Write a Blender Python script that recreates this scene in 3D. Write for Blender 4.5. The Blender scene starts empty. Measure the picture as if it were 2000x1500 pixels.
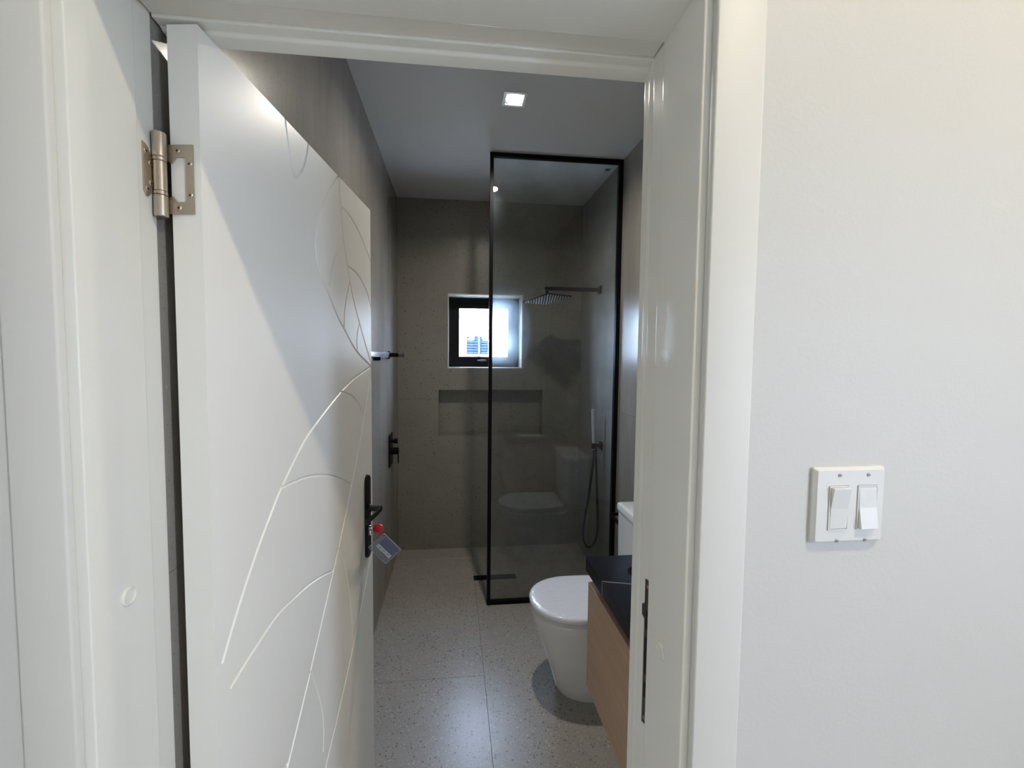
import bpy, bmesh, math, random
from mathutils import Vector, Matrix
from mathutils.geometry import delaunay_2d_cdt

random.seed(7)
scn = bpy.context.scene
col = scn.collection

# ------------------------------------------------------------------ camera
YAW, PITCH, ROLL, HC = 0.1033, -0.0529, 0.0084, 1.60
FPX, CX, CY = 800.0, 965.8, 736.5
fw = Vector((math.sin(YAW) * math.cos(PITCH), math.cos(YAW) * math.cos(PITCH), math.sin(PITCH)))
rt = Vector((math.cos(YAW), -math.sin(YAW), 0))
up = rt.cross(fw)
r2 = rt * math.cos(ROLL) + up * math.sin(ROLL)
u2 = -rt * math.sin(ROLL) + up * math.cos(ROLL)
cam_data = bpy.data.cameras.new('camera')
cam_data.sensor_width = 36.0
cam_data.lens = FPX / 2000.0 * 36.0
cam_data.shift_x = (1000.0 - CX) / 2000.0
cam_data.shift_y = -(750.0 - CY) / 2000.0
cam_data.clip_start = 0.02
cam = bpy.data.objects.new('camera', cam_data)
col.objects.link(cam)
cam.matrix_world = Matrix(((r2.x, u2.x, -fw.x, 0), (r2.y, u2.y, -fw.y, 0), (r2.z, u2.z, -fw.z, HC), (0, 0, 0, 1)))
scn.camera = cam

# ------------------------------------------------------------------ world, light, exposure
world = bpy.data.worlds.new('sky')
scn.world = world
world.use_nodes = True
wn = world.node_tree
bg = wn.nodes['Background']
bg.inputs['Color'].default_value = (0.57, 0.70, 1.0, 1)
bg.inputs['Strength'].default_value = 72.0

SUN_STRENGTH = 12.0
sun_data = bpy.data.lights.new('sun', 'SUN')
sun_data.energy = SUN_STRENGTH
sun_data.angle = 0.01
sun_data.color = (1.0, 0.95, 0.88)
sun = bpy.data.objects.new('sun', sun_data)
sun.rotation_euler = (math.radians(38), math.radians(-20), 0)   # falls on the neighbour's wall, away from the bathroom window
col.objects.link(sun)

# sky light enters through the bathroom window and the added hall one: portals only guide the sampling of the sky
def portal(name, w, h, loc, rot):
    d = bpy.data.lights.new(name, 'AREA')
    d.shape = 'RECTANGLE'
    d.size, d.size_y = w, h
    d.cycles.is_portal = True
    o = bpy.data.objects.new(name, d)
    o.location = loc
    o.rotation_euler = rot
    col.objects.link(o)


portal('bathroom_window_portal', 0.50, 0.50, (0.27, 3.60, 1.793), (math.radians(-90), 0, 0))
portal('added_window_portal', 0.80, 0.34, (1.98, -0.95, 1.68), (0, math.radians(90), 0))

HALL_LAMP_W = 25.5
BATH_LAMP_W = 12.5

vs = scn.view_settings
vs.view_transform = 'Standard'
vs.look = 'None'
vs.exposure = 0.0
vs.gamma = 1.0
vs.use_curve_mapping = False
scn.cycles.max_bounces = 12
scn.cycles.diffuse_bounces = 6
scn.cycles.transparent_max_bounces = 12
scn.cycles.sample_clamp_indirect = 30.0
scn.cycles.caustics_reflective = False
scn.cycles.caustics_refractive = False

# ------------------------------------------------------------------ materials
MATS = {}


def mat_new(name):
    m = bpy.data.materials.new(name)
    m.use_nodes = True
    nt = m.node_tree
    b = nt.nodes['Principled BSDF']
    MATS[name] = m
    return m, nt, b


def N(nt, t, **kw):
    n = nt.nodes.new(t)
    for k, v in kw.items():
        if k.startswith('i_'):
            key = k[2:].replace('_', ' ')
            n.inputs[key].default_value = v
        else:
            setattr(n, k, v)
    return n


def plain(name, colr, rough=0.5, metal=0.0, bump=None, spec=None, coat=0.0):
    m, nt, b = mat_new(name)
    b.inputs['Base Color'].default_value = (*colr, 1)
    b.inputs['Roughness'].default_value = rough
    b.inputs['Metallic'].default_value = metal
    if spec is not None:
        b.inputs['Specular IOR Level'].default_value = spec
    if coat:
        b.inputs['Coat Weight'].default_value = coat
        b.inputs['Coat Roughness'].default_value = 0.08
    if bump:
        tc = N(nt, 'ShaderNodeTexCoord')
        no = N(nt, 'ShaderNodeTexNoise')
        no.inputs['Scale'].default_value = bump[0]
        no.inputs['Detail'].default_value = 4
        bp = N(nt, 'ShaderNodeBump')
        bp.inputs['Strength'].default_value = bump[1]
        bp.inputs['Distance'].default_value = bump[2]
        nt.links.new(tc.outputs['Object'], no.inputs['Vector'])
        nt.links.new(no.outputs['Fac'], bp.inputs['Height'])
        nt.links.new(bp.outputs['Normal'], b.inputs['Normal'])
    return m


def terrazzo(name, base, dark, light, sc1, sc2, rough, amt, cloud=0.12, stretch=(1, 1, 1), spec=0.5):
    """speckled stone-look porcelain: small dark and pale chips in a cloudy ground"""
    m, nt, b = mat_new(name)
    L = nt.links.new
    tc = N(nt, 'ShaderNodeTexCoord')
    mp = N(nt, 'ShaderNodeMapping')
    mp.inputs['Scale'].default_value = stretch
    L(tc.outputs['Object'], mp.inputs['Vector'])
    cl = N(nt, 'ShaderNodeTexNoise')
    cl.inputs['Scale'].default_value = 2.6
    cl.inputs['Detail'].default_value = 7
    cl.inputs['Roughness'].default_value = 0.65
    L(mp.outputs['Vector'], cl.inputs['Vector'])
    rmp = N(nt, 'ShaderNodeMapRange')
    rmp.inputs['From Min'].default_value = 0.3
    rmp.inputs['From Max'].default_value = 0.7
    rmp.inputs['To Min'].default_value = 1 - cloud
    rmp.inputs['To Max'].default_value = 1 + cloud
    L(cl.outputs['Fac'], rmp.inputs['Value'])
    mul = N(nt, 'ShaderNodeMix', data_type='RGBA', blend_type='MULTIPLY')
    mul.inputs[0].default_value = 1.0
    mul.inputs[6].default_value = (*base, 1)
    L(rmp.outputs['Result'], mul.inputs[7])
    cur = mul.outputs[2]
    for sc, colr, thr, keep in ((sc1, dark, 0.26, amt), (sc2, light, 0.24, amt * 0.8), (sc1 * 2.1, dark, 0.24, amt * 0.9), (sc2 * 1.9, light, 0.25, amt)):
        vo = N(nt, 'ShaderNodeTexVoronoi')
        vo.inputs['Scale'].default_value = sc
        vo.inputs['Randomness'].default_value = 1.0
        L(tc.outputs['Object'], vo.inputs['Vector'])
        sep = N(nt, 'ShaderNodeSeparateColor')
        L(vo.outputs['Color'], sep.inputs['Color'])
        # chip radius varies from cell to cell
        rad = N(nt, 'ShaderNodeMath', operation='MULTIPLY')
        L(sep.outputs['Green'], rad.inputs[0])
        rad.inputs[1].default_value = thr * 1.6
        lt = N(nt, 'ShaderNodeMath', operation='LESS_THAN')
        L(vo.outputs['Distance'], lt.inputs[0])
        L(rad.outputs[0], lt.inputs[1])
        kp = N(nt, 'ShaderNodeMath', operation='LESS_THAN')
        L(sep.outputs['Red'], kp.inputs[0])
        kp.inputs[1].default_value = keep
        an = N(nt, 'ShaderNodeMath', operation='MULTIPLY')
        L(lt.outputs[0], an.inputs[0])
        L(kp.outputs[0], an.inputs[1])
        an2 = N(nt, 'ShaderNodeMath', operation='MULTIPLY')
        L(an.outputs[0], an2.inputs[0])
        an2.inputs[1].default_value = 0.75
        mx = N(nt, 'ShaderNodeMix', data_type='RGBA')
        L(an2.outputs[0], mx.inputs[0])
        L(cur, mx.inputs[6])
        mx.inputs[7].default_value = (*colr, 1)
        cur = mx.outputs[2]
    L(cur, b.inputs['Base Color'])
    b.inputs['Roughness'].default_value = rough
    b.inputs['Specular IOR Level'].default_value = spec
    # slightly uneven glaze
    bp = N(nt, 'ShaderNodeBump')
    bp.inputs['Strength'].default_value = 0.08
    bp.inputs['Distance'].default_value = 0.002
    ns = N(nt, 'ShaderNodeTexNoise')
    ns.inputs['Scale'].default_value = 38
    ns.inputs['Detail'].default_value = 5
    L(tc.outputs['Object'], ns.inputs['Vector'])
    L(ns.outputs['Fac'], bp.inputs['Height'])
    L(bp.outputs['Normal'], b.inputs['Normal'])
    return m


def glass(name, tint, haze=0.0, ior=1.5):
    m = bpy.data.materials.new(name)
    m.use_nodes = True
    nt = m.node_tree
    nt.nodes.clear()
    L = nt.links.new
    out = N(nt, 'ShaderNodeOutputMaterial')
    tr = N(nt, 'ShaderNodeBsdfTransparent')
    tr.inputs['Color'].default_value = (*tint, 1)
    gl = N(nt, 'ShaderNodeBsdfGlossy')
    gl.inputs['Color'].default_value = (1, 1, 1, 1)
    gl.inputs['Roughness'].default_value = 0.015
    # Schlick reflectance, the same on both faces of the sheet
    lw = N(nt, 'ShaderNodeLayerWeight')
    lw.inputs['Blend'].default_value = 0.5
    pw = N(nt, 'ShaderNodeMath', operation='POWER')
    L(lw.outputs['Facing'], pw.inputs[0])
    pw.inputs[1].default_value = 5.0
    f0 = ((ior - 1) / (ior + 1)) ** 2
    ma = N(nt, 'ShaderNodeMath', operation='MULTIPLY_ADD')
    L(pw.outputs[0], ma.inputs[0])
    ma.inputs[1].default_value = 1 - f0
    ma.inputs[2].default_value = f0
    mx = N(nt, 'ShaderNodeMixShader')
    L(ma.outputs[0], mx.inputs[0])
    cur = tr.outputs[0]
    if haze:
        rf = N(nt, 'ShaderNodeBsdfRefraction')
        rf.inputs['Roughness'].default_value = 0.50
        rf.inputs['IOR'].default_value = 1.40
        rf.inputs['Color'].default_value = (0.72, 0.88, 1.0, 1)
        tc = N(nt, 'ShaderNodeTexCoord')
        no = N(nt, 'ShaderNodeTexNoise')
        no.inputs['Scale'].default_value = 5
        no.inputs['Detail'].default_value = 5
        L(tc.outputs['Object'], no.inputs['Vector'])
        mr = N(nt, 'ShaderNodeMapRange')
        mr.inputs['From Min'].default_value = 0.3
        mr.inputs['From Max'].default_value = 0.75
        mr.inputs['To Min'].default_value = haze * 0.4
        mr.inputs['To Max'].default_value = haze * 1.6
        L(no.outputs['Fac'], mr.inputs['Value'])
        hz = N(nt, 'ShaderNodeMixShader')
        L(mr.outputs['Result'], hz.inputs[0])
        L(cur, hz.inputs[1])
        L(rf.outputs[0], hz.inputs[2])
        cur = hz.outputs[0]
    L(cur, mx.inputs[1])
    L(gl.outputs[0], mx.inputs[2])
    L(mx.outputs[0], out.inputs['Surface'])
    MATS[name] = m
    return m


def emitter(name, colr, strength):
    m, nt, b = mat_new(name)
    b.inputs['Base Color'].default_value = (0.8, 0.8, 0.8, 1)
    b.inputs['Emission Color'].default_value = (*colr, 1)
    b.inputs['Emission Strength'].default_value = strength
    return m


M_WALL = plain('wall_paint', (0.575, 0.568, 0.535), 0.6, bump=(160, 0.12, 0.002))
M_WALL2 = plain('hall_wall_paint', (0.82, 0.82, 0.80), 0.6)
M_FRAME = plain('frame_gloss_paint', (0.75, 0.742, 0.685), 0.13, bump=(26, 0.05, 0.003), spec=0.22)
M_CASING = plain('casing_satin_paint', (0.63, 0.622, 0.58), 0.5, bump=(60, 0.05, 0.002), spec=0.3)
M_DOOR = plain('door_satin_paint', (0.82, 0.812, 0.76), 0.34, bump=(60, 0.04, 0.002))
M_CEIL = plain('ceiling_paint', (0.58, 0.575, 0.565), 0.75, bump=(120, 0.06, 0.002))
M_HFLOOR = plain('hall_floor', (0.60, 0.58, 0.55), 0.35)
M_TILE = terrazzo('wall_tile', (0.25, 0.238, 0.205), (0.085, 0.08, 0.07), (0.34, 0.325, 0.29), 75, 105, 0.33, 0.25, 0.08)
M_TILE_SIDE = terrazzo('side_wall_tile', (0.26, 0.247, 0.22), (0.17, 0.16, 0.145), (0.31, 0.295, 0.265), 120, 130, 0.21, 0.14, 0.18, (1, 1.8, 0.35), 0.8)
M_FLOOR = terrazzo('floor_tile', (0.345, 0.328, 0.300), (0.12, 0.105, 0.09), (0.58, 0.56, 0.52), 80, 95, 0.30, 0.5, 0.06)
M_GROUT = plain('grout', (0.16, 0.15, 0.13), 0.85)
M_BLACK = plain('matt_black_metal', (0.006, 0.006, 0.008), 0.38, 0.0, spec=0.08)
M_BLACKG = plain('gloss_black_metal', (0.008, 0.008, 0.009), 0.22, 0.0, spec=0.35)
M_RAIL = plain('satin_aluminium', (0.62, 0.65, 0.68), 0.22, 0.75)
M_STEEL = plain('brushed_nickel', (0.53, 0.47, 0.40), 0.33, 1.0)
M_DARKHOLE = plain('dark_cavity', (0.012, 0.011, 0.011), 0.8)
M_STRIKE = plain('dark_strike_metal', (0.075, 0.068, 0.06), 0.38, 0.7)
M_PLASTIC = plain('white_plastic', (0.67, 0.67, 0.645), 0.38)
M_SCREW = plain('white_screw_head', (0.42, 0.42, 0.41), 0.3, 0.4)
M_CERAMIC = plain('white_ceramic', (0.80, 0.80, 0.79), 0.08, coat=0.4)
M_KEYRED = plain('red_plastic', (0.55, 0.004, 0.012), 0.35)
M_CHROME = plain('chrome', (0.75, 0.74, 0.72), 0.14, 1.0)
M_PAPER = plain('label_paper', (0.80, 0.80, 0.80), 0.6)
M_INK = plain('label_ink', (0.05, 0.05, 0.06), 0.6)
M_CARD = plain('blue_card', (0.04, 0.06, 0.24), 0.35)
M_CLEAR = glass('clear_plastic', (0.84, 0.86, 0.90), 0.0)
M_GLASS = glass('tinted_shower_glass', (0.93, 0.94, 0.93), 0.14)
M_PANE = glass('window_pane_glass', (0.95, 0.97, 0.97))
M_WINBLACK = plain('black_window_aluminium', (0.006, 0.006, 0.007), 0.38, spec=0.15)
M_TRIMMETAL = plain('pale_tile_edge_trim', (0.56, 0.56, 0.55), 0.3)
M_LED = emitter('warm_led', (1.0, 0.90, 0.76), 60.0)
M_LEDTRIM = plain('lamp_white_metal', (0.85, 0.85, 0.83), 0.35)
M_HOUSE = plain('neighbour_render', (0.55, 0.55, 0.53), 0.9, spec=0.0)
M_ROOF = plain('neighbour_roof', (0.62, 0.60, 0.57), 0.9)
M_SHUT = plain('blue_shutter_paint', (0.007, 0.018, 0.030), 0.9, spec=0.0)
M_BUSH = plain('garden_leaves', (0.012, 0.022, 0.015), 0.9, spec=0.0)
M_SLAT = plain('shutter_slat_edge', (0.032, 0.034, 0.034), 0.9, spec=0.0)
M_SOIL = plain('garden_ground', (0.45, 0.43, 0.38), 0.9)


def wood_mat():
    m, nt, b = mat_new('light_oak')
    L = nt.links.new
    tc = N(nt, 'ShaderNodeTexCoord')
    mp = N(nt, 'ShaderNodeMapping')
    mp.inputs['Scale'].default_value = (9, 1.0, 16)
    L(tc.outputs['Object'], mp.inputs['Vector'])
    no = N(nt, 'ShaderNodeTexNoise')
    no.inputs['Scale'].default_value = 2.2
    no.inputs['Detail'].default_value = 8
    no.inputs['Distortion'].default_value = 1.2
    L(mp.outputs['Vector'], no.inputs['Vector'])
    rp = N(nt, 'ShaderNodeValToRGB')
    rp.color_ramp.elements[0].position = 0.3
    rp.color_ramp.elements[0].color = (0.37, 0.245, 0.152, 1)
    rp.color_ramp.elements[1].position = 0.72
    rp.color_ramp.elements[1].color = (0.44, 0.297, 0.19, 1)
    L(no.outputs['Fac'], rp.inputs['Fac'])
    L(rp.outputs['Color'], b.inputs['Base Color'])
    b.inputs['Roughness'].default_value = 0.45
    return m


def marble_mat():
    m, nt, b = mat_new('black_marble')
    L = nt.links.new
    tc = N(nt, 'ShaderNodeTexCoord')
    no = N(nt, 'ShaderNodeTexNoise')
    no.inputs['Scale'].default_value = 3.0
    no.inputs['Detail'].default_value = 6
    L(tc.outputs['Object'], no.inputs['Vector'])
    rp = N(nt, 'ShaderNodeValToRGB')
    rp.color_ramp.elements[0].color = (0.006, 0.006, 0.009, 1)
    rp.color_ramp.elements[1].color = (0.014, 0.014, 0.019, 1)
    L(no.outputs['Fac'], rp.inputs['Fac'])
    # one pale vein across the slab, wandering a little: y + 0.25 x ~ const
    sp = N(nt, 'ShaderNodeSeparateXYZ')
    L(tc.outputs['Object'], sp.inputs[0])
    a1 = N(nt, 'ShaderNodeMath', operation='MULTIPLY_ADD')
    L(sp.outputs['X'], a1.inputs[0])
    a1.inputs[1].default_value = 0.28
    L(sp.outputs['Y'], a1.inputs[2])
    n2 = N(nt, 'ShaderNodeTexNoise')
    n2.inputs['Scale'].default_value = 14
    L(tc.outputs['Object'], n2.inputs['Vector'])
    a2 = N(nt, 'ShaderNodeMath', operation='MULTIPLY_ADD')
    L(n2.outputs['Fac'], a2.inputs[0])
    a2.inputs[1].default_value = 0.008
    L(a1.outputs[0], a2.inputs[2])
    a3 = N(nt, 'ShaderNodeMath', operation='SUBTRACT')
    L(a2.outputs[0], a3.inputs[0])
    a3.inputs[1].default_value = 1.433
    a4 = N(nt, 'ShaderNodeMath', operation='ABSOLUTE')
    L(a3.outputs[0], a4.inputs[0])
    a5 = N(nt, 'ShaderNodeMath', operation='LESS_THAN')
    L(a4.outputs[0], a5.inputs[0])
    a5.inputs[1].default_value = 0.0035
    mx = N(nt, 'ShaderNodeMix', data_type='RGBA')
    L(a5.outputs[0], mx.inputs[0])
    L(rp.outputs['Color'], mx.inputs[6])
    mx.inputs[7].default_value = (0.16, 0.16, 0.17, 1)
    L(mx.outputs[2], b.inputs['Base Color'])
    b.inputs['Roughness'].default_value = 0.34
    b.inputs['Specular IOR Level'].default_value = 0.10
    return m


def film_mat():
    """toilet lid still under its crinkled protective film"""
    m, nt, b = mat_new('lid_with_film')
    L = nt.links.new
    b.inputs['Base Color'].default_value = (0.78, 0.80, 0.88, 1)
    b.inputs['Roughness'].default_value = 0.16
    b.inputs['Coat Weight'].default_value = 0.6
    b.inputs['Coat Roughness'].default_value = 0.05
    tc = N(nt, 'ShaderNodeTexCoord')
    mp = N(nt, 'ShaderNodeMapping')
    mp.inputs['Scale'].default_value = (5, 16, 4)
    mp.inputs['Rotation'].default_value = (0, 0, 0.5)
    L(tc.outputs['Object'], mp.inputs['Vector'])
    no = N(nt, 'ShaderNodeTexNoise')
    no.inputs['Scale'].default_value = 1.6
    no.inputs['Detail'].default_value = 3
    no.inputs['Distortion'].default_value = 1.6
    L(mp.outputs['Vector'], no.inputs['Vector'])
    ab = N(nt, 'ShaderNodeMath', operation='SUBTRACT')
    L(no.outputs['Fac'], ab.inputs[0])
    ab.inputs[1].default_value = 0.5
    a2 = N(nt, 'ShaderNodeMath', operation='ABSOLUTE')
    L(ab.outputs[0], a2.inputs[0])
    mn = N(nt, 'ShaderNodeMath', operation='MINIMUM')
    L(a2.outputs[0], mn.inputs[0])
    mn.inputs[1].default_value = 0.04
    bp = N(nt, 'ShaderNodeBump')
    bp.inputs['Strength'].default_value = 0.5
    bp.inputs['Distance'].default_value = 0.02
    bp.invert = True
    L(mn.outputs[0], bp.inputs['Height'])
    L(bp.outputs['Normal'], b.inputs['Coat Normal'])
    L(bp.outputs['Normal'], b.inputs['Normal'])
    return m


M_WOOD = wood_mat()
M_MARBLE = marble_mat()
M_FILM = film_mat()


# ------------------------------------------------------------------ mesh helpers
def obj(name, bm, mat, parent=None, smooth=False, angle=35):
    me = bpy.data.meshes.new(name)
    bmesh.ops.recalc_face_normals(bm, faces=bm.faces)
    bm.to_mesh(me)
    bm.free()
    me.materials.append(mat)
    if smooth:
        for p in me.polygons:
            p.use_smooth = True
        try:
            me.set_sharp_from_angle(angle=math.radians(angle))
        except Exception:
            pass
    o = bpy.data.objects.new(name, me)
    col.objects.link(o)
    if parent is not None:
        o.parent = parent
        o.matrix_parent_inverse = root_world(parent).inverted()
    return o


def root_world(o):
    # parents are only ever translated (empties) or identity (meshes); build it without a depsgraph update
    m = Matrix.Translation(o.location)
    if o.parent is not None:
        m = root_world(o.parent) @ o.matrix_parent_inverse @ m
    return m


def tag(o, label, cat, group=None, kind=None):
    o['label'] = label
    o['category'] = cat
    if group:
        o['group'] = group
    if kind:
        o['kind'] = kind
    return o


def thing(name, loc, label, cat, group=None, kind=None):
    o = bpy.data.objects.new(name, None)
    o.empty_display_size = 0.05
    col.objects.link(o)
    o.location = loc
    return tag(o, label, cat, group, kind)


def nb():
    return bmesh.new()


def bev(bm, verts, off, seg=2):
    vs_ = set(verts)
    ed = [e for e in bm.edges if e.verts[0] in vs_ and e.verts[1] in vs_]
    bmesh.ops.bevel(bm, geom=ed, offset=off, segments=seg, profile=0.5, affect='EDGES', clamp_overlap=True)


def box(bm, x0, x1, y0, y1, z0, z1, b=0.0, M=None, seg=2):
    c = [(x0, y0, z0), (x1, y0, z0), (x1, y1, z0), (x0, y1, z0), (x0, y0, z1), (x1, y0, z1), (x1, y1, z1), (x0, y1, z1)]
    if M:
        c = [M(Vector(p)) for p in c]
    v = [bm.verts.new(p) for p in c]
    for f in ((0, 3, 2, 1), (4, 5, 6, 7), (0, 1, 5, 4), (1, 2, 6, 5), (2, 3, 7, 6), (3, 0, 4, 7)):
        bm.faces.new([v[i] for i in f])
    if b:
        bev(bm, v, b, seg)
    return bm


def frame_of(d):
    d = d.normalized()
    a = Vector((0, 0, 1)) if abs(d.z) < 0.9 else Vector((1, 0, 0))
    u = d.cross(a).normalized()
    return u, d.cross(u).normalized()


def loft(bm, rings, cap=True):
    R = [[bm.verts.new(p) for p in r] for r in rings]
    n = len(R[0])
    for a, b in zip(R[:-1], R[1:]):
        for i in range(n):
            j = (i + 1) % n
            bm.faces.new((a[i], a[j], b[j], b[i]))
    if cap:
        bm.faces.new(list(reversed(R[0])))
        bm.faces.new(R[-1])
    return bm


def cyl(bm, p0, p1, r, seg=20, r2=None, b=0.0):
    p0, p1 = Vector(p0), Vector(p1)
    r2 = r if r2 is None else r2
    u, w = frame_of(p1 - p0)
    d = (p1 - p0).normalized()
    prof = [(0.0, r), (1.0, r2)]
    L = (p1 - p0).length
    if b:
        prof = [(0, r - b), (b / L, r), (1 - b / L, r2), (1, r2 - b)]
    rings = []
    for t, rr in prof:
        c = p0 + (p1 - p0) * t
        rings.append([c + (u * math.cos(2 * math.pi * i / seg) + w * math.sin(2 * math.pi * i / seg)) * rr for i in range(seg)])
    return loft(bm, rings)


def tube(bm, pts, r, seg=10):
    pts = [Vector(p) for p in pts]
    rings = []
    u = None
    for i, p in enumerate(pts):
        a = pts[max(i - 1, 0)]
        c = pts[min(i + 1, len(pts) - 1)]
        d = (c - a).normalized()
        if u is None:
            u, w = frame_of(d)
        else:
            u = (u - d * u.dot(d)).normalized()
            w = d.cross(u).normalized()
        rings.append([p + (u * math.cos(2 * math.pi * k / seg) + w * math.sin(2 * math.pi * k / seg)) * r for k in range(seg)])
    return loft(bm, rings)


def crom(pts, n=8, dim=3):
    """Catmull-Rom through the points"""
    P = [Vector(p) for p in pts]
    P = [P[0] * 2 - P[1]] + P + [P[-1] * 2 - P[-2]]
    out = []
    for i in range(1, len(P) - 2):
        for k in range(n):
            t = k / n
            a, b, c, d = P[i - 1], P[i], P[i + 1], P[i + 2]
            out.append(0.5 * ((2 * b) + (c - a) * t + (2 * a - 5 * b + 4 * c - d) * t * t + (3 * b - a - 3 * c + d) * t ** 3))
    out.append(P[-2].copy())
    return out


def rrect(w, h, r, seg=5, cx=0.0, cy=0.0):
    out = []
    for sx, sy, a0 in ((1, 1, 0), (-1, 1, 90), (-1, -1, 180), (1, -1, 270)):
        for k in range(seg + 1):
            a = math.radians(a0 + 90 * k / seg)
            out.append((cx + sx * (w / 2 - r) + r * math.cos(a), cy + sy * (h / 2 - r) + r * math.sin(a)))
    return out


def prism(bm, outer, holes, t0, t1, M):
    """flat plate with holes: (u, v) outline, thickness along t, M maps (u, v, t) to the world"""
    loops = [outer] + list(holes)
    tmp = bmesh.new()
    edges = []
    for lp in loops:
        v = [tmp.verts.new((p[0], p[1], 0)) for p in lp]
        for i in range(len(v)):
            edges.append(tmp.edges.new((v[i], v[(i + 1) % len(v)])))
    bmesh.ops.triangle_fill(tmp, use_beauty=True, use_dissolve=False, edges=edges)
    tmp.verts.index_update()
    tv = [v.co.copy() for v in tmp.verts]
    tf = [[v.index for v in f.verts] for f in tmp.faces]
    tmp.free()
    A = [bm.verts.new(M(Vector((c.x, c.y, t0)))) for c in tv]
    B = [bm.verts.new(M(Vector((c.x, c.y, t1)))) for c in tv]
    for f in tf:
        bm.faces.new([A[i] for i in f])
        bm.faces.new([B[i] for i in reversed(f)])
    k = 0
    for lp in loops:
        n = len(lp)
        for i in range(n):
            j = (i + 1) % n
            bm.faces.new((A[k + i], A[k + j], B[k + j], B[k + i]))
        k += n
    return bm


def sub_rects(rect, holes):
    """rectangle minus rectangles -> list of rectangles"""
    todo = [rect]
    for h in holes:
        nxt = []
        for (a, b, c, d) in todo:
            x0, x1, z0, z1 = max(a, h[0]), min(b, h[1]), max(c, h[2]), min(d, h[3])
            if x0 >= x1 or z0 >= z1:
                nxt.append((a, b, c, d))
                continue
            if c < z0:
                nxt.append((a, b, c, z0))
            if z1 < d:
                nxt.append((a, b, z1, d))
            if a < x0:
                nxt.append((a, x0, z0, z1))
            if x1 < b:
                nxt.append((x1, b, z0, z1))
        todo = nxt
    return todo


# ------------------------------------------------------------------ measures of the place (metres)
YF = 0.543          # hall face of the door lining
YW = 0.5325         # painted hall face of the wall, almost flush with the casing
YB = 0.690          # bathroom face of the door wall
YE = 3.334          # far wall
XR = 1.065          # right wall
ZC = 2.830          # bathroom ceiling
ZCH = 3.300         # hall ceiling
ZJ = 1.245          # tile joint on the walls
XJ0, XJ1 = -0.4466, 0.335     # door reveal
ZH = 2.100                    # door head
G = 0.0005                    # half a tile joint


def xl(y):          # left wall runs very slightly out of square
    return -0.4520 + (y - 0.69) * (0.0185 / 2.644)


# ------------------------------------------------------------------ bathroom shell
def shell_floor():
    f = obj('floor', box(nb(), -0.60, XR + 0.1, YB - 0.16, YE + 0.25, -0.12, -0.009), M_GROUT)
    tag(f, 'speckled grey terrazzo-look tile floor of the bathroom', 'floor', kind='structure')
    cols_ = [(-0.462, 0.164, [0.52, 0.763, 1.963, 3.163, YE + 0.012]), (0.164, 0.764, [0.52, 1.363, 2.563, YE + 0.012]), (0.764, XR + 0.01, [0.52, 0.763, 1.963, 3.163, YE + 0.012])]
    for x0, x1, ys in cols_:
        for y0, y1 in zip(ys[:-1], ys[1:]):
            obj('floor_tile', box(nb(), x0 + G, x1 - G, y0 + G, y1 - G, -0.009, 0.0, 0.0006, seg=1), M_FLOOR, f)


def wall_tiles(root, us, zs, holes, M, mat, depth=0.009):
    for u0, u1 in zip(us[:-1], us[1:]):
        for z0, z1 in zip(zs[:-1], zs[1:]):
            rects = sub_rects((u0 + G, u1 - G, z0 + G, z1 - G), holes)
            if not rects:
                continue
            bm = nb()
            for r in rects:
                box(bm, r[0], r[1], 0, depth, r[2], r[3], 0, M)
            obj('wall_tile', bm, mat, root)


ZS = [0.0, ZJ, ZC + 0.01]
WIN = (-0.035, 0.575, 1.493, 2.093)
NICHE = (-0.115, 0.755, 0.933, 1.324)
ND = 0.105      # niche depth
WD = 0.185      # window reveal depth


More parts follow.
